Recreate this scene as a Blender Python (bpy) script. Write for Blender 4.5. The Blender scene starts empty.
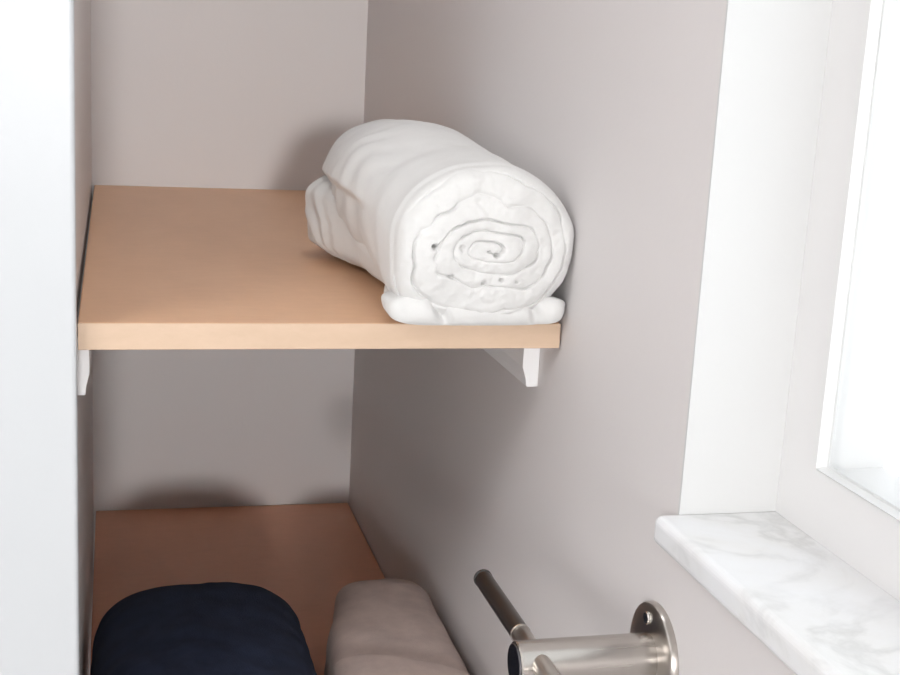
import bpy, bmesh, math, random
from mathutils import Vector, Matrix, noise

S = bpy.context.scene
C = S.collection
PI = math.pi
random.seed(4)

# ------------------------------------------------------------------ dimensions (metres; z = 0 is the top of the upper shelf)
W = 0.360            # closet width, left wall x = 0, right wall x = W
D = 0.867            # closet depth, shelf front y = 0
TH = 0.0196          # shelf thickness
Z2 = -0.4534         # top of the lower shelf
YJ = -0.2330         # far side of the window recess
XF = 0.4242          # face of the window frame
ZS = -0.0684         # top of the marble sill
FLOOR, CEIL = -1.30, 1.14
ROOM_L, ROOM_B = -1.35, -4.50


# ------------------------------------------------------------------ helpers
def new_mat(name, col, rough=0.5, metal=0.0, spec=0.5):
    m = bpy.data.materials.new(name)
    m.use_nodes = True
    b = m.node_tree.nodes['Principled BSDF']
    b.inputs['Base Color'].default_value = (*col, 1)
    b.inputs['Roughness'].default_value = rough
    b.inputs['Metallic'].default_value = metal
    b.inputs['Specular IOR Level'].default_value = spec
    return m, m.node_tree, b


def node(nt, kind, **kw):
    n = nt.nodes.new(kind)
    for k, v in kw.items():
        if k in n.inputs:
            n.inputs[k].default_value = v
        else:
            setattr(n, k, v)
    return n


def coords(nt, scale=(1, 1, 1), rot=(0, 0, 0)):
    tc = node(nt, 'ShaderNodeTexCoord')
    mp = node(nt, 'ShaderNodeMapping')
    mp.inputs['Scale'].default_value = scale
    mp.inputs['Rotation'].default_value = rot
    nt.links.new(tc.outputs['Object'], mp.inputs['Vector'])
    return mp.outputs['Vector']


def ramp(nt, fac, stops):
    r = node(nt, 'ShaderNodeValToRGB')
    els = r.color_ramp.elements
    while len(els) < len(stops):
        els.new(0.5)
    for e, (p, c) in zip(els, stops):
        e.position = p
        e.color = (*c, 1)
    nt.links.new(fac, r.inputs['Fac'])
    return r.outputs['Color']


def bump(nt, b, height, strength, dist):
    bp = node(nt, 'ShaderNodeBump')
    bp.inputs['Strength'].default_value = strength
    bp.inputs['Distance'].default_value = dist
    nt.links.new(height, bp.inputs['Height'])
    nt.links.new(bp.outputs['Normal'], b.inputs['Normal'])


def mat_paint(name, col, rough, bumpy=0.12, scale=220):
    m, nt, b = new_mat(name, col, rough, spec=0.35)
    v = coords(nt)
    n = node(nt, 'ShaderNodeTexNoise', Scale=scale, Detail=3.0, Roughness=0.6)
    nt.links.new(v, n.inputs['Vector'])
    bump(nt, b, n.outputs['Fac'], bumpy, 0.001)
    return m


def mat_wood(name, a, c, rough, grain=(3.0, 1.2, 60.0)):
    m, nt, b = new_mat(name, a, rough, spec=0.5)
    v = coords(nt, grain)
    n = node(nt, 'ShaderNodeTexNoise', Scale=3.0, Detail=6.0, Roughness=0.62, Distortion=0.4)
    nt.links.new(v, n.inputs['Vector'])
    v2 = coords(nt, (grain[0] * 6, grain[1] * 40, grain[2] * 3))
    n2 = node(nt, 'ShaderNodeTexNoise', Scale=2.0, Detail=4.0, Roughness=0.7)
    nt.links.new(v2, n2.inputs['Vector'])
    mx = node(nt, 'ShaderNodeMix')
    mx.data_type = 'FLOAT'
    mx.inputs[0].default_value = 0.35
    nt.links.new(n.outputs['Fac'], mx.inputs[2])
    nt.links.new(n2.outputs['Fac'], mx.inputs[3])
    col = ramp(nt, mx.outputs[0], [(0.32, c), (0.68, a)])
    nt.links.new(col, b.inputs['Base Color'])
    bump(nt, b, mx.outputs[0], 0.05, 0.0006)
    return m


def mat_cloth(name, a, c, scale=900, strength=0.35, sheen=0.3, rough=0.95, dist=0.0009):
    m, nt, b = new_mat(name, a, rough, spec=0.15)
    v = coords(nt)
    n = node(nt, 'ShaderNodeTexNoise', Scale=scale, Detail=2.0, Roughness=0.7)
    nt.links.new(v, n.inputs['Vector'])
    n2 = node(nt, 'ShaderNodeTexNoise', Scale=45.0, Detail=4.0, Roughness=0.6)
    nt.links.new(v, n2.inputs['Vector'])
    col = ramp(nt, n2.outputs['Fac'], [(0.35, c), (0.65, a)])
    nt.links.new(col, b.inputs['Base Color'])
    b.inputs['Sheen Weight'].default_value = sheen
    b.inputs['Sheen Roughness'].default_value = 0.6
    bump(nt, b, n.outputs['Fac'], strength, dist)
    return m


def mat_marble():
    m, nt, b = new_mat('white_marble', (0.86, 0.86, 0.87), 0.22)
    v = coords(nt, (1.0, 1.0, 1.0), (0.2, 0.1, 0.55))
    n = node(nt, 'ShaderNodeTexNoise', Scale=9.0, Detail=5.0, Roughness=0.55, Distortion=1.2)
    nt.links.new(v, n.inputs['Vector'])
    mr = node(nt, 'ShaderNodeMath', operation='SUBTRACT')
    mr.inputs[1].default_value = 0.5
    nt.links.new(n.outputs['Fac'], mr.inputs[0])
    ab = node(nt, 'ShaderNodeMath', operation='ABSOLUTE')
    nt.links.new(mr.outputs[0], ab.inputs[0])
    v1 = ramp(nt, ab.outputs[0], [(0.0, (0.66, 0.66, 0.655)), (0.06, (0.78, 0.78, 0.775)), (0.2, (0.82, 0.83, 0.848))])
    n2 = node(nt, 'ShaderNodeTexNoise', Scale=9.0, Detail=5.0, Roughness=0.6)
    nt.links.new(v, n2.inputs['Vector'])
    mask = ramp(nt, n2.outputs['Fac'], [(0.42, (0, 0, 0)), (0.62, (1, 1, 1))])
    mx = node(nt, 'ShaderNodeMix')
    mx.data_type = 'RGBA'
    mx.inputs[6].default_value = (0.82, 0.83, 0.848, 1)
    nt.links.new(mask, mx.inputs[0])
    nt.links.new(v1, mx.inputs[7])
    nt.links.new(mx.outputs[2], b.inputs['Base Color'])
    return m


def mat_nickel(name, col, rough, axis):
    m, nt, b = new_mat(name, col, rough, metal=1.0)
    sc = [700, 700, 700]
    if axis < 3:
        sc[axis] = 12
    # fine brushed scratches around the axis
    v = coords(nt, tuple(sc) if axis != 3 else (300, 300, 300))
    n = node(nt, 'ShaderNodeTexNoise', Scale=1.0, Detail=2.0)
    nt.links.new(v, n.inputs['Vector'])
    r = node(nt, 'ShaderNodeMapRange')
    r.inputs['To Min'].default_value = rough - 0.012
    r.inputs['To Max'].default_value = rough + 0.012
    nt.links.new(n.outputs['Fac'], r.inputs['Value'])
    nt.links.new(r.outputs[0], b.inputs['Roughness'])
    
    return m


def mat_glass():
    m = bpy.data.materials.new('clear_glass')
    m.use_nodes = True
    nt = m.node_tree
    nt.nodes.remove(nt.nodes['Principled BSDF'])
    out = nt.nodes['Material Output']
    t = node(nt, 'ShaderNodeBsdfTransparent')
    t.inputs['Color'].default_value = (0.985, 0.99, 0.99, 1)
    g = node(nt, 'ShaderNodeBsdfGlossy')
    g.inputs['Roughness'].default_value = 0.02
    lw = node(nt, 'ShaderNodeLayerWeight', Blend=0.5)
    pw = node(nt, 'ShaderNodeMath', operation='POWER')
    pw.inputs[1].default_value = 5.0
    nt.links.new(lw.outputs['Facing'], pw.inputs[0])
    f = node(nt, 'ShaderNodeMath', operation='MULTIPLY_ADD')
    f.inputs[1].default_value = 0.6
    f.inputs[2].default_value = 0.04
    nt.links.new(pw.outputs[0], f.inputs[0])
    mx = node(nt, 'ShaderNodeMixShader')
    nt.links.new(f.outputs[0], mx.inputs[0])
    nt.links.new(t.outputs[0], mx.inputs[1])
    nt.links.new(g.outputs[0], mx.inputs[2])
    nt.links.new(mx.outputs[0], out.inputs['Surface'])
    return m


def link(name, bm, mat, parent=None, smooth=False, loc=None):
    bmesh.ops.recalc_face_normals(bm, faces=bm.faces[:])
    me = bpy.data.meshes.new(name)
    bm.to_mesh(me)
    bm.free()
    me.materials.append(mat)
    if smooth:
        for p in me.polygons:
            p.use_smooth = True
    o = bpy.data.objects.new(name, me)
    C.objects.link(o)
    if parent:
        o.parent = parent
    if loc:
        o.location = loc
    return o


def add_box(bm, x0, x1, y0, y1, z0, z1, bevel=0.0, seg=2):
    t = bmesh.new()
    bmesh.ops.create_cube(t, size=1.0)
    for v in t.verts:
        v.co = Vector(((x0 + x1) / 2 + v.co.x * (x1 - x0), (y0 + y1) / 2 + v.co.y * (y1 - y0), (z0 + z1) / 2 + v.co.z * (z1 - z0)))
    if bevel:
        bmesh.ops.bevel(t, geom=t.edges[:], offset=bevel, segments=seg, profile=0.5, affect='EDGES')
    me = bpy.data.meshes.new('tmp')
    t.to_mesh(me)
    t.free()
    bm.from_mesh(me)
    bpy.data.meshes.remove(me)


def box(name, dims, mat, parent=None, bevel=0.0, seg=2):
    bm = bmesh.new()
    add_box(bm, *dims, bevel=bevel, seg=seg)
    return link(name, bm, mat, parent)


def structure(o):
    o['kind'] = 'structure'
    return o


def tag(o, label, cat, group=None):
    o['label'] = label
    o['category'] = cat
    if group:
        o['group'] = group
    return o


def empty(name, loc):
    o = bpy.data.objects.new(name, None)
    o.empty_display_size = 0.05
    C.objects.link(o)
    o.location = loc
    return o


def add_lathe(bm, prof, axis, origin, n=64):
    """prof: list of (t along axis, radius); axis 'x' or 'y'."""
    rings = []
    for t, r in prof:
        ring = []
        if r < 1e-7:
            p = Vector((t, 0, 0)) if axis == 'x' else Vector((0, t, 0))
            ring = [bm.verts.new(p + Vector(origin))]
        else:
            for k in range(n):
                a = 2 * PI * k / n
                c, s = r * math.cos(a), r * math.sin(a)
                p = Vector((t, c, s)) if axis == 'x' else Vector((c, t, s))
                ring.append(bm.verts.new(p + Vector(origin)))
        rings.append(ring)
    for a, b in zip(rings, rings[1:]):
        if len(a) == 1 and len(b) == 1:
            continue
        for k in range(n):
            k2 = (k + 1) % n
            if len(a) == 1:
                bm.faces.new((a[0], b[k], b[k2]))
            elif len(b) == 1:
                bm.faces.new((a[k], a[k2], b[0]))
            else:
                bm.faces.new((a[k], a[k2], b[k2], b[k]))


def add_prism(bm, pts, y0, y1):
    """closed outline pts in x, z pulled along y."""
    a = [bm.verts.new((x, y0, z)) for x, z in pts]
    b = [bm.verts.new((x, y1, z)) for x, z in pts]
    bm.faces.new(a)
    bm.faces.new(b[::-1])
    n = len(pts)
    for k in range(n):
        bm.faces.new((a[k], a[(k + 1) % n], b[(k + 1) % n], b[k]))


def sstep(a, b, x):
    t = max(0.0, min(1.0, (x - a) / (b - a)))
    return t * t * (3 - 2 * t)


def fbm(x, y, z):
    return noise.noise(Vector((x, y, z)))


# ------------------------------------------------------------------ materials
PAINT = mat_paint('warm_grey_wall_paint', (0.70, 0.668, 0.661), 0.55)
ROOMP = mat_paint('white_wall_paint', (0.82, 0.81, 0.80), 0.6)
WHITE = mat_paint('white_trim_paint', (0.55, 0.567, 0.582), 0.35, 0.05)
CLEATW = mat_paint('gloss_white_paint', (0.84, 0.84, 0.845), 0.3, 0.03)
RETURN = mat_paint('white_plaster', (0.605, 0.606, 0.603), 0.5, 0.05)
SASH = mat_paint('off_white_window_paint', (0.76, 0.75, 0.745), 0.35, 0.03)
BEAD = mat_paint('bright_white_bead', (0.70, 0.70, 0.695), 0.3, 0.02)
CEILP = mat_paint('ceiling_white', (0.80, 0.80, 0.79), 0.8)
FLOORM = mat_paint('pale_floor_tile', (0.72, 0.71, 0.70), 0.4, 0.03)
MAPLE = mat_wood('maple_shelf', (0.78, 0.475, 0.285), (0.68, 0.40, 0.23), 0.42)
MAPLE2 = mat_wood('brown_maple_shelf', (0.85, 0.44, 0.28), (0.74, 0.37, 0.23), 0.45)
EDGE = mat_wood('maple_edge_band', (0.62, 0.455, 0.33), (0.555, 0.40, 0.28), 0.4, (6.0, 1.0, 20.0))
MARBLE = mat_marble()
NICKEL = mat_nickel('brushed_nickel', (0.54, 0.505, 0.47), 0.27, 0)
NICKEL_F = new_mat('satin_nickel_flange', (0.54, 0.505, 0.47), 0.28, 1.0)[0]
NICKEL_Y = mat_nickel('brushed_nickel_arm', (0.55, 0.51, 0.47), 0.28, 1)
DARKMETAL = mat_nickel('dark_bronze_sleeve', (0.15, 0.135, 0.125), 0.36, 1)
SCREWM = mat_nickel('bright_screw_steel', (0.85, 0.83, 0.80), 0.2, 3)
BLACK = new_mat('black_rubber', (0.02, 0.019, 0.018), 0.5)[0]
CAPM = mat_nickel('cap_closet_reflection', (0.16, 0.155, 0.165), 0.25, 3)  # dark reflection of the closet put into the cap's base colour
TOWEL_W = mat_cloth('white_cloth', (0.685, 0.683, 0.672), (0.66, 0.657, 0.647), 1100, 0.25)
TOWEL_N = mat_cloth('navy_terry', (0.021, 0.030, 0.062), (0.015, 0.021, 0.045), 700, 0.6, 0.02)
TOWEL_T = mat_cloth('taupe_cloth', (0.58, 0.47, 0.425), (0.50, 0.40, 0.365), 800, 0.5, 0.08)
GLASS = mat_glass()

# ------------------------------------------------------------------ the setting
YB = D + 0.10
XO = 0.47                                     # outer face of the window wall
WY1 = -1.10                                   # near side of the window
WZ1 = 0.95
structure(box('floor', (ROOM_L - 0.1, XO, ROOM_B - 0.1, YB, FLOOR - 0.08, FLOOR), FLOORM))
structure(box('ceiling', (ROOM_L - 0.1, XO, ROOM_B - 0.1, YB, CEIL, CEIL + 0.08), CEILP))
structure(box('wall_back', (-0.12, XO, D, YB, FLOOR, CEIL), PAINT))
structure(box('wall_left', (-0.12, 0.0, 0.0, D, FLOOR, CEIL), PAINT))
structure(box('wall_front', (ROOM_L - 0.1, -0.12, 0.0, 0.12, FLOOR, CEIL), PAINT))
structure(box('wall_side', (ROOM_L - 0.1, ROOM_L, ROOM_B, 0.0, FLOOR, CEIL), ROOMP))
structure(box('wall_rear', (ROOM_L - 0.1, XO, ROOM_B - 0.1, ROOM_B, FLOOR, CEIL), ROOMP))
bm = bmesh.new()
ST = 0.0185                                   # sill thickness
L = 0.002                                     # plaster return thickness
add_box(bm, W, XO, YJ + L, D, FLOOR, CEIL)
add_box(bm, W, XO, WY1 - L, YJ + L, FLOOR, ZS - ST)
add_box(bm, W, XO, WY1 - L, YJ + L, WZ1 + L, CEIL)
add_box(bm, W, XO, ROOM_B, WY1 - L, FLOOR, CEIL)
structure(link('wall_right', bm, PAINT))
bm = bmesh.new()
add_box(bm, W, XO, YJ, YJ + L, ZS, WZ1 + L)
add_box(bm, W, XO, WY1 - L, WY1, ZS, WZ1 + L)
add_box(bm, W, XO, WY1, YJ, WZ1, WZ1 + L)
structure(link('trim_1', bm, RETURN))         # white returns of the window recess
# white casing board that edges the closet on the left
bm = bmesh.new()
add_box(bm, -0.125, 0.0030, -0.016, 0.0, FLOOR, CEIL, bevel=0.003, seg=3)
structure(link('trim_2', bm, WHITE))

# window: empty > frame, bead, pane, sill
win = structure(empty('window_1', (XF, YJ, ZS)))
win['label'] = 'white framed window beside the closet with a marble sill'


def wpart(name, bm, mat):
    o = link(name, bm, mat)
    o.parent = win
    o.matrix_parent_inverse = Matrix.Translation(win.location).inverted()
    return o


FW = 0.0428
ZB = -0.0271                                  # top of the bottom rail
YI0, YI1, ZI1 = YJ - FW, WY1 + FW, WZ1 - FW


def rect_frame(bm, x0, x1, y_far, y_near, zb, zt, wy, wb, wt, bevel=0.0):
    add_box(bm, x0, x1, y_far - wy, y_far, zb, zt, bevel)
    add_box(bm, x0, x1, y_near, y_near + wy, zb, zt, bevel)
    add_box(bm, x0, x1, y_near + wy, y_far - wy, zb, zb + wb, bevel)
    add_box(bm, x0, x1, y_near + wy, y_far - wy, zt - wt, zt, bevel)


bm = bmesh.new()
rect_frame(bm, XF, XO - 0.003, YJ - 0.0001, WY1 + 0.0001, ZS + 0.0001, WZ1 - 0.0001, FW - 0.0001, ZB - ZS - 0.0001, FW)
wpart('window_frame', bm, SASH)


def sloped_bead(bm, y0, y1, z0, z1, w, xa, xb):
    """a picture-frame moulding that slopes from the frame face to the pane."""
    outer = [(y0, z0), (y1, z0), (y1, z1), (y0, z1)]
    s = [(-1, 1), (1, 1), (1, -1), (-1, -1)]
    lv = []
    for off, x in ((0.0, xb), (0.0, xa - 0.0015), (0.0012, xa - 0.0022), (w * 0.55, xa + 0.002), (w * 0.6, xa + 0.0045), (w, xb - 0.001), (w, xb)):
        lv.append([bm.verts.new((x, a + d * off, b + e * off)) for (a, b), (d, e) in zip(outer, s)])
    for a, b in zip(lv, lv[1:]):
        for k in range(4):
            bm.faces.new((a[k], a[(k + 1) % 4], b[(k + 1) % 4], b[k]))


bm = bmesh.new()
sloped_bead(bm, YI0, YI1, ZB, ZI1, 0.0032, XF, XF + 0.006)
wpart('glazing_bead', bm, BEAD)
bm = bmesh.new()
add_box(bm, XF + 0.0045, XF + 0.0085, YI1 + 0.001, YI0 - 0.001, ZB + 0.001, ZI1 - 0.001)
wpart('window_pane', bm, GLASS)
bm = bmesh.new()
add_box(bm, 0.3448, XF + 0.03, WY1, YJ + 0.0040, ZS - ST, ZS, bevel=0.005, seg=5)
o = wpart('window_sill', bm, MARBLE)

# ------------------------------------------------------------------ shelves and their cleats
def shelf(z, mat, y0, label, with_edge):
    bm = bmesh.new()
    add_box(bm, 0.0035, W - 0.0018, y0 + 0.001, D - 0.0015, z - TH, z, bevel=0.0008, seg=1)
    s = link('closet_shelf', bm, mat)
    bm = bmesh.new()
    add_box(bm, 0.0035, W - 0.0018, y0, y0 + 0.001, z - TH + 0.0004, z - 0.0002, bevel=0.0003, seg=1)
    e = link('edge_band', bm, EDGE if with_edge else mat, s)
    e['label'] = 'pale maple front edge'
    return tag(s, label, 'shelf', 'closet shelves')


shelf(0.0, MAPLE, 0.0, 'light maple upper closet shelf with the white roll on it', True)
shelf(Z2, MAPLE2, 0.0, 'brown lower closet shelf under the navy and taupe rolls', True)


def cleat(side, z, y0, k, label):
    prof = [(0.0, 0.0), (0.0135, 0.0), (0.0135, -0.0270), (0.0128, -0.0288), (0.0105, -0.036), (0.0098, -0.0420), (0.0090, -0.0430), (0.0, -0.0430)]
    pts = [((W - 0.0002 - d) if side > 0 else (0.0002 + d * k), z - TH - 0.0002 + h) for d, h in prof]
    if side < 0:
        pts = pts[::-1]
    bm = bmesh.new()
    add_prism(bm, pts, y0, D - 0.002)
    o = link('shelf_cleat', bm, CLEATW)
    if label:
        tag(o, label, 'shelf support', 'white shelf cleats')
    return o


cleat(1, 0.0, 0.050, 1.0, 'white wooden cleat under the right end of the maple shelf')
cleat(-1, 0.0, 0.040, 0.76, 'white wooden cleat under the left end of the maple shelf')

# ------------------------------------------------------------------ rolled cloths
def roll_mesh(outline, y0, y1, n_th=300, n_s=150, n_r=110, edge=0.016, back_edge=0.03, front=None, relief=None, back_r=40, zmin=0.0006, bare=False):
    """outline(theta, s) -> (cx, cz, r); front(rho, theta) -> y offset of the rolled face; relief(theta, s) -> radial offset."""
    bm = bmesh.new()
    rows = []

    def pt(th, s, rho, y):
        cx, cz, r = outline(th, s)
        if relief and rho > 0.0:
            r += relief(th, s) * sstep(0.6, 1.0, rho)
        x = cx + rho * r * math.cos(th)
        z = cz + rho * r * math.sin(th)
        return (x, y, max(z, zmin + 0.0004 * (1 + math.sin(40 * x + 31 * y))))

    cx, cz, _ = outline(0, 0)
    f0 = front(0.0, 0.0) if front else 0.0
    rows.append([bm.verts.new((cx, y0 + f0, cz))])
    # front face
    for i in range(1, n_r + 1):
        rho = i / n_r
        row = []
        for k in range(n_th):
            th = 2 * PI * k / n_th
            _, _, r = outline(th, 0)
            e = edge
            d = (1 - rho) * r             # distance from the rim
            dy = e * (1 - math.sqrt(max(0.0, 1 - (1 - min(1.0, d / e)) ** 2)))
            if bare:
                dy = 0.0
            if front:
                dy += front(rho, th)
            row.append(bm.verts.new(pt(th, 0, rho, y0 + dy)))
        rows.append(row)
    # the side, then the rounded back
    ya, yb = y0 + edge, y1 - back_edge
    for i in range(1, n_s + 1):
        s = i / n_s
        y = ya + (yb - ya) * s
        rows.append([bm.verts.new(pt(2 * PI * k / n_th, s, 1.0, y)) for k in range(n_th)])
    for i in range(1, back_r):
        rho = 1 - (i / back_r)
        row = []
        for k in range(n_th):
            th = 2 * PI * k / n_th
            _, _, r = outline(th, 1.0)
            d = (1 - rho) * r
            dy = back_edge * math.sqrt(max(0.0, 1 - (1 - min(1.0, d / back_edge)) ** 2))
            row.append(bm.verts.new(pt(th, 1.0, rho, yb + dy)))
        rows.append(row)
    cx, cz, _ = outline(0, 1.0)
    rows.append([bm.verts.new((cx, y1, cz))])
    for a, b in zip(rows, rows[1:]):
        for k in range(n_th):
            k2 = (k + 1) % n_th
            if len(a) == 1:
                bm.faces.new((a[0], b[k], b[k2]))
            elif len(b) == 1:
                bm.faces.new((a[k], a[k2], b[0]))
            else:
                bm.faces.new((a[k], a[k2], b[k2], b[k]))
    return bm


def super_r(th, a, b, n):
    return (abs(math.cos(th) / a) ** n + abs(math.sin(th) / b) ** n) ** (-1.0 / n)


def spiral(rho, th, turns, depth, width, seed, aspect=1.0, core=0.3):
    """valleys between the rolled layers, seen on the end of a roll."""
    x, z = rho * math.cos(th), rho * math.sin(th) * (1 + (aspect - 1) * (1 - sstep(0.1, 0.9, rho)))
    wob = 0.09 * fbm(x * 2.2 + seed, z * 2.2, 0.3) + 0.025 * fbm(x * 7 + seed, z * 7, 1.7)
    r2 = math.hypot(x, z) + wob
    a2 = math.atan2(z, x)
    ph = r2 * turns - a2 / (2 * PI) + 0.25
    fr = ph - math.floor(ph)
    d = min(fr, 1 - fr) / turns                    # distance to the nearest valley in rho
    amp = 0.12 + 0.88 * sstep(-0.25, 0.45, fbm(x * 3.1 + seed * 2, z * 3.1, 5.2))
    amp *= (1 - sstep(0.86, 0.98, rho))
    v = depth * amp * math.exp(-(d / width) ** 2)
    puff = -0.35 * depth * math.sqrt(max(0.0, 1 - (1 - min(1.0, d * turns * 2)) ** 2))
    return v + puff


# --- white roll on the upper shelf
def w_outline(th, s):
    a = 0.0675 + 0.0065 * sstep(0, 0.7, s)
    b = 0.0590 + 0.0085 * sstep(0, 0.7, s)
    cx = W - 0.0010 - a
    cz = b + 0.0005
    r = super_r(th, a, b, 2.12)
    r *= 1 + 0.022 * fbm(2.2 * math.cos(th) + 4.1, 2.2 * math.sin(th), 1.3 * s)
    r *= 1 - 0.05 * sstep(0.75, 1.0, s)
    # keep clear of the wall on the right
    if math.cos(th) > 0:
        r = min(r, (W - 0.0008 - cx) / max(1e-4, math.cos(th)))
    return cx, cz, r


def w_relief(th, s):
    t = th % (2 * PI)
    h = 0.0012 * fbm(2.5 * math.cos(th), 2.5 * math.sin(th), 7 * s)
    # soft folds that run round the roll, slanting a little
    ph = s * 7 + 0.75 * math.sin(th * 1.3 + 0.8) + 0.9 * fbm(1.6 * math.cos(th), 1.6 * math.sin(th), 2.4 * s)
    amp = sstep(-0.3, 0.4, fbm(1.3 * math.cos(th) + 3, 1.3 * math.sin(th), 3.0 * s + 2))
    h += 0.0010 * math.sin(2 * PI * ph) * amp * sstep(0.15, 0.5, s)
    h += 0.0006 * math.sin(2 * PI * (2.1 * ph + 0.3)) * amp * sstep(0.55, 0.95, s)
    # the step where the outer layer stops near the rolled end
    st = 0.20 + 0.05 * math.sin(th + 0.4)
    h += 0.0022 * (1 - sstep(st - 0.04, st + 0.06, s)) * sstep(0.0, 0.03, s)
    # the upper layer stops above the loose flap
    h -= 0.0085 * sstep(PI - 0.24, PI - 0.10, t) * sstep(4.6, 4.2, t) * sstep(0.25, 0.5, s)
    # the outer layer sags at the lower left of the rolled end
    h += 0.0060 * math.exp(-((t - 3.72) / 0.30) ** 2) * (1 - sstep(0.08, 0.28, s))
    return h


def w_front(rho, th):
    x, z = rho * math.cos(th), rho * math.sin(th)
    y = spiral(rho, th, 5.4, 0.0036, 0.0115, 3.3, 1.75)
    y += 0.0030 * fbm(x * 2.2, z * 2.2, 8.8) + 0.0014 * fbm(x * 6, z * 6, 2.2) + 0.0006 * fbm(x * 14, z * 14, 4.2)
    y += -0.005 * (1 - rho * rho) + 0.010 * sstep(0.1, -1.0, z)
    for px, pz, w, d in ((-0.62, 0.03, 0.020, 0.022), (0.06, -0.05, 0.024, 0.008), (-0.42, -0.30, 0.022, 0.005), (-0.05, -0.42, 0.024, 0.006), (0.16, -0.36, 0.020, 0.005), (0.34, -0.36, 0.020, 0.004), (-0.32, 0.02, 0.03, 0.004)):
        q = ((x - px) ** 2 + (z - pz) ** 2) / (w * w)
        y += d * math.exp(-q)
    return y


roll_w = link('rolled_blanket', roll_mesh(w_outline, -0.0235, 0.335, front=w_front, relief=w_relief, n_th=420, n_r=170, n_s=170, edge=0.015, back_edge=0.035), TOWEL_W, smooth=True)
tag(roll_w, 'white rolled blanket lying on the upper maple shelf against the right wall', 'blanket')


def flap_outline(th, s):
    xl = 0.2400 - 0.011 * sstep(0.08, 0.45, s) - 0.024 * sstep(0.45, 1.0, s)
    xr = W - 0.0024
    h = 0.050 + 0.033 * sstep(0.1, 0.6, s)
    cx, a, b = (xl + xr) / 2, (xr - xl) / 2, h / 2
    r = super_r(th, a, b, 2.7 + 0.5 * sstep(0.1, 0.6, s))
    r *= 1 + 0.02 * fbm(6 * math.cos(th) + 2.0, 6 * math.sin(th), 3 * s)
    if math.cos(th) > 0:
        r = min(r, (W - 0.0010 - cx) / max(1e-4, math.cos(th)))
    return cx, b + 0.0004, r


def flap_relief(th, s):
    t = th % (2 * PI)
    left = sstep(1.7, 2.6, t) * sstep(4.6, 3.7, t)
    ph = s * 10 + 0.45 * math.sin(t * 2) + 1.3 * fbm(1.5 * t, 4 * s, 0.4)
    return left * (0.0016 * math.sin(2 * PI * ph) * (0.4 + 0.6 * sstep(-0.3, 0.3, fbm(2 * t, 6 * s, 6.1))) * sstep(0.55, 0.9, s) + 0.0010 * fbm(3 * t, 10 * s, 1.1))


link('loose_flap', roll_mesh(flap_outline, 0.020, 0.345, relief=flap_relief, n_th=300, n_r=30, n_s=170, edge=0.012, back_edge=0.032), TOWEL_W, roll_w, smooth=True)


def fold_outline(th, s):
    xl = 0.2212 + 0.012 * sstep(0.2, 1.0, s)
    xr = W - 0.0026
    h = 0.0245
    cx, a, b = (xl + xr) / 2, (xr - xl) / 2, h / 2
    r = super_r(th, a, b, 3.2)
    r *= 1 + 0.05 * fbm(5 * math.cos(th) + 2.0, 5 * math.sin(th), 3 * s)
    if math.cos(th) > 0:
        r = min(r, (W - 0.0010 - cx) / max(1e-4, math.cos(th)))
    return cx, b + 0.0004, r


def fold_front(rho, th):
    """half-round front edge of the folded layer, rounded at both ends too."""
    _, b, r = fold_outline(th, 0)
    x, z = rho * r * math.cos(th), rho * r * math.sin(th)
    a = 0.068
    u = abs(z) / b
    v = max(0.0, (abs(x) - (a - b)) / b)
    q = min(1.0, u * u + v * v)
    y = 0.0110 * (1 - math.sqrt(1 - q))
    return y + (0.0030 * fbm(x * 55 + 7, z * 15, 3.3) + 0.008 * math.exp(-((x + 0.030 + 0.5 * z) / 0.0045) ** 2) + 0.006 * math.exp(-((x - 0.042 + 0.4 * z) / 0.004) ** 2)) * (1 - q)


link('folded_end', roll_mesh(fold_outline, -0.0175, 0.075, front=fold_front, n_th=300, n_r=60, n_s=60, edge=0.0110, back_edge=0.012, bare=True), TOWEL_W, roll_w, smooth=True)

# --- navy roll on the lower shelf
def n_outline(th, s):
    a = 0.1030 - 0.003 * s
    b = 0.0660
    r = super_r(th, a, b, 2.75)
    r *= 1 + 0.008 * fbm(2 * math.cos(th) + 9, 2 * math.sin(th), 1.5 * s)
    return 0.1080, Z2 + b + 0.0006, r


def n_relief(th, s):
    ph = s * 5 + 0.4 * math.sin(th * 2) + fbm(2 * math.cos(th), 2 * math.sin(th), 2.5 * s)
    return 0.0005 * math.sin(2 * PI * ph) + 0.0009 * fbm(4 * math.cos(th), 4 * math.sin(th), 8 * s)


def n_front(rho, th):
    return spiral(rho, th, 3.6, 0.006, 0.02, 7.7, 1.3) - 0.006 * (1 - rho * rho)


roll_n = link('rolled_towel', roll_mesh(n_outline, 0.004, 0.335, front=n_front, relief=n_relief, n_th=240, n_r=70, n_s=120, edge=0.016, back_edge=0.062, zmin=Z2 + 0.0006), TOWEL_N, smooth=True)
tag(roll_n, 'dark navy rolled towel at the left of the lower shelf', 'towel', 'rolled towels on the lower shelf')


# --- taupe roll on the lower shelf, turned slightly against the right wall
def t_outline(th, s):
    a = 0.0665 - 0.0055 * s - 0.009 * sstep(0.72, 1.0, s)
    b = 0.0530
    r = super_r(th, a, b, 3.8)
    r *= 1 + 0.012 * fbm(2 * math.cos(th) + 1, 2 * math.sin(th), 1.5 * s)
    cx = 0.2820 + 0.0100 * s + 0.008 * sstep(0.72, 1.0, s)
    return cx, Z2 + b + 0.0006, r


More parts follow.
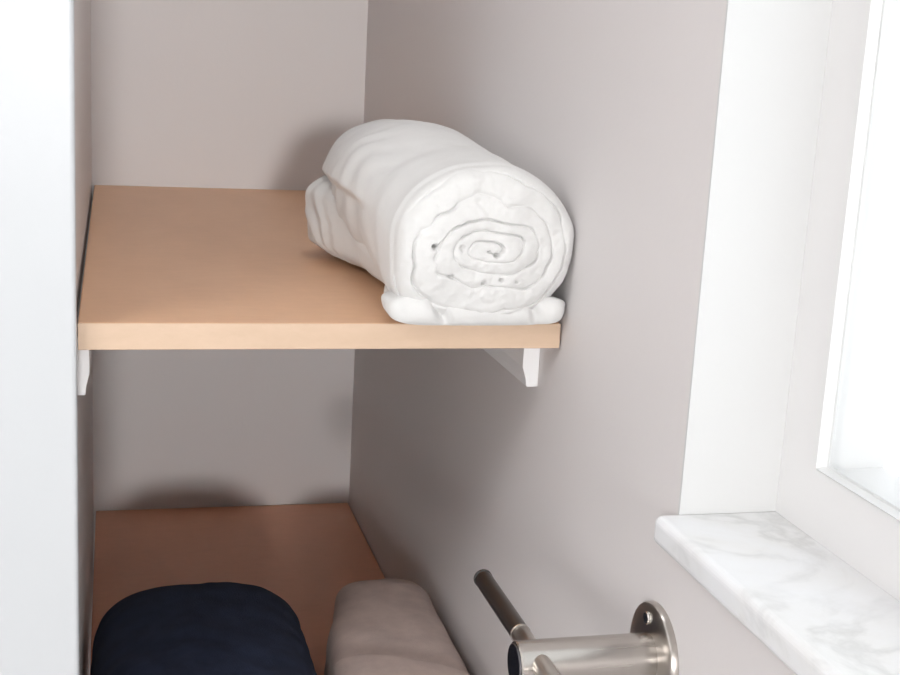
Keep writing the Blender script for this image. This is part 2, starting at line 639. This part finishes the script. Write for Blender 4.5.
def t_relief(th, s):
    t = th % (2 * PI)
    h = 0.0012 * fbm(3 * math.cos(th), 3 * math.sin(th), 5 * s)
    ph = s * 4 + 0.3 * math.sin(th * 2)
    h += 0.0002 * math.sin(2 * PI * ph)
    # the loose outer edge lies across the top near the front
    e = 0.42 + 0.10 * (t - PI / 2)
    h += 0.0060 * (1 - sstep(e - 0.015, e + 0.02, s)) * sstep(0.0, 0.2, t) * sstep(PI - 0.25, PI - 0.7, t)
    return h


def t_front(rho, th):
    return spiral(rho, th, 3.4, 0.006, 0.02, 1.7, 1.3) - 0.006 * (1 - rho * rho)


roll_t = link('rolled_towel', roll_mesh(t_outline, 0.004, 0.388, front=t_front, relief=t_relief, n_th=240, n_r=70, n_s=120, edge=0.016, back_edge=0.066, zmin=Z2 + 0.0006), TOWEL_T, smooth=True)
tag(roll_t, 'taupe rolled towel on the lower shelf beside the right wall', 'towel', 'rolled towels on the lower shelf')

# ------------------------------------------------------------------ brushed nickel wall hook with a cross bar
HY, HZ = -0.2200, -0.1670
hook = empty('wall_hook', (W, HY, HZ))
tag(hook, 'brushed nickel wall hook with a round flange and crossing bar, below the marble sill', 'wall hook')


def hpart(name, bm, mat, parent=None, smooth=True):
    o = link(name, bm, mat, parent or hook, smooth=smooth)
    m = o.modifiers.new('edges', 'EDGE_SPLIT')
    m.split_angle = math.radians(32)
    return o


bm = bmesh.new()
add_lathe(bm, [(-0.0002, 0.0), (-0.0002, 0.0340), (-0.0036, 0.0340), (-0.0048, 0.0334), (-0.0053, 0.0324), (-0.0056, 0.024), (-0.0058, 0.0)], 'x', (0, 0, 0), 96)
flange = hpart('flange', bm, NICKEL_F)
bm = bmesh.new()
add_lathe(bm, [(0.0004, 0.0), (0.0004, 0.0042), (-0.0010, 0.0042), (-0.0016, 0.0036), (-0.0016, 0.0)], 'x', (-0.0056, 0.0060, 0.0232), 24)
hpart('screw', bm, SCREWM, flange)['label'] = 'bright steel screw'
X1 = -0.0935
bm = bmesh.new()
add_lathe(bm, [(-0.0050, 0.0), (-0.0050, 0.0147), (X1 + 0.0008, 0.0147), (X1, 0.0140), (X1, 0.0)], 'x', (0, 0, 0), 80)
hpart('post', bm, NICKEL)
bm = bmesh.new()
add_lathe(bm, [(X1 + 0.0005, 0.0), (X1 + 0.0005, 0.0132), (X1 - 0.0008, 0.0132), (X1 - 0.0012, 0.0126), (X1 - 0.0013, 0.0)], 'x', (0, 0, 0), 64)
hpart('end_cap', bm, CAPM)['label'] = 'round end cap with the dark closet reflection in its colour'
AX, AZ = 0.2795 - W, -0.1625 - HZ
RA = 0.0064


def arm(sign, c, length, tip_mat):
    bm = bmesh.new()
    pr = [(0.004, 0.0), (0.004, RA), (c - 0.0003, RA), (c + 0.0004, RA - 0.0004), (c + 0.0004, 0.0)]
    add_lathe(bm, [(sign * t, r) for t, r in pr], 'y', (AX, 0, AZ), 48)
    a = hpart('bar', bm, NICKEL_Y)
    bm = bmesh.new()
    pr = [(c, 0.0), (c, RA + 0.0003), (c + 0.0012, RA + 0.0003), (c + 0.0012, 0.0)]
    add_lathe(bm, [(sign * t, r) for t, r in pr], 'y', (AX, 0, AZ), 48)
    hpart('ring', bm, SCREWM, a)['label'] = 'bright thin ring'
    bm = bmesh.new()
    pr = [(c + 0.001, 0.0), (c + 0.001, RA), (length - 0.004, RA), (length - 0.004, 0.0)]
    add_lathe(bm, [(sign * t, r) for t, r in pr], 'y', (AX, 0, AZ), 48)
    hpart('sleeve', bm, tip_mat, a)['label'] = 'dark bronze sleeve'
    bm = bmesh.new()
    pr = [(length - 0.0045, 0.0), (length - 0.0045, RA - 0.0010), (length - 0.0030, RA - 0.0010), (length - 0.0025, RA + 0.0003), (length - 0.0008, RA + 0.0003), (length, RA - 0.0008), (length - 0.0006, 0.003), (length - 0.0020, 0.0)]
    add_lathe(bm, [(sign * t, r) for t, r in pr], 'y', (AX, 0, AZ), 48)
    hpart('tip', bm, BLACK, a)['label'] = 'black rubber tip'
    return a


arm(1, 0.032, 0.124, DARKMETAL)
arm(-1, 0.060, 0.124, DARKMETAL)

# ------------------------------------------------------------------ light: overcast sky outside, lamps and added fill lights inside
wd = bpy.data.worlds.new('sky')
S.world = wd
wd.use_nodes = True
bg = wd.node_tree.nodes['Background']
bg.inputs['Color'].default_value = (0.93, 0.97, 1.0, 1)
bg.inputs['Strength'].default_value = 1.35


def area(name, loc, aim, sx, sy, energy, col=(1, 1, 1)):
    l = bpy.data.lights.new(name, 'AREA')
    l.shape = 'RECTANGLE'
    l.size, l.size_y = sx, sy
    l.energy = energy
    l.color = col
    o = bpy.data.objects.new(name, l)
    C.objects.link(o)
    o.location = loc
    d = Vector(aim) - Vector(loc)
    o.rotation_euler = d.to_track_quat('-Z', 'Y').to_euler()
    return o


portal = area('sky_portal', (XO + 0.01, (YJ + WY1) / 2, (ZS + WZ1) / 2), (0.0, (YJ + WY1) / 2, (ZS + WZ1) / 2), YJ - WY1, WZ1 - ZS, 1.0)
portal.data.cycles.is_portal = True
# vanity lamp on the rear wall, shining down the room towards the closet
vo = area('vanity_lamp', (-0.05, -4.30, 0.44), (0.12, 0.0, 0.0), 0.34, 0.34, 5.9, (1.0, 0.985, 0.975))
vo.data.shape = 'DISK'
vo.data.spread = math.radians(55)
# added fill light at the left wall, brightens the space under the shelf
area('left_fill_light', (ROOM_L + 0.03, -2.60, 0.05), (0.30, 0.20, -0.12), 0.6, 0.6, 23, (0.98, 0.985, 1.0))
area('ceiling_lamp', (-0.95, -1.05, CEIL - 0.02), (-0.95, -1.05, 0), 0.6, 0.6, 11.5, (0.98, 0.985, 1.0))
# small fill light added under the closet ceiling to lift the interior
area('closet_fill_light', (0.18, 0.16, CEIL - 0.01), (0.18, 0.20, 0), 0.22, 0.22, 1.25, (0.98, 0.985, 1.0))

# ------------------------------------------------------------------ camera
f, cx, cy, cz, p, yw, r, ppx, ppy = 1315.96, .0277, -.9298, .2002, .2160, .2553, .0543, 448.53, 337.0
fwd = Vector((math.sin(yw) * math.cos(p), math.cos(yw) * math.cos(p), -math.sin(p)))
right = Vector((math.cos(yw), -math.sin(yw), 0))
up = right.cross(fwd)
r2 = math.cos(r) * right + math.sin(r) * up
u2 = -math.sin(r) * right + math.cos(r) * up
M = Matrix((r2, u2, -fwd)).transposed().to_4x4()
M.translation = Vector((cx, cy, cz))
cam = bpy.data.cameras.new('camera')
cam.sensor_width = 36.0
cam.lens = f * 36.0 / 900.0
cam.shift_x = (450 - ppx) / 900.0
cam.clip_start = 0.02
co = bpy.data.objects.new('camera', cam)
C.objects.link(co)
co.matrix_world = M
S.camera = co

S.view_settings.view_transform = 'Standard'
S.view_settings.look = 'None'
S.view_settings.gamma = 1.0
S.view_settings.use_curve_mapping = False
S.view_settings.exposure = 0.29
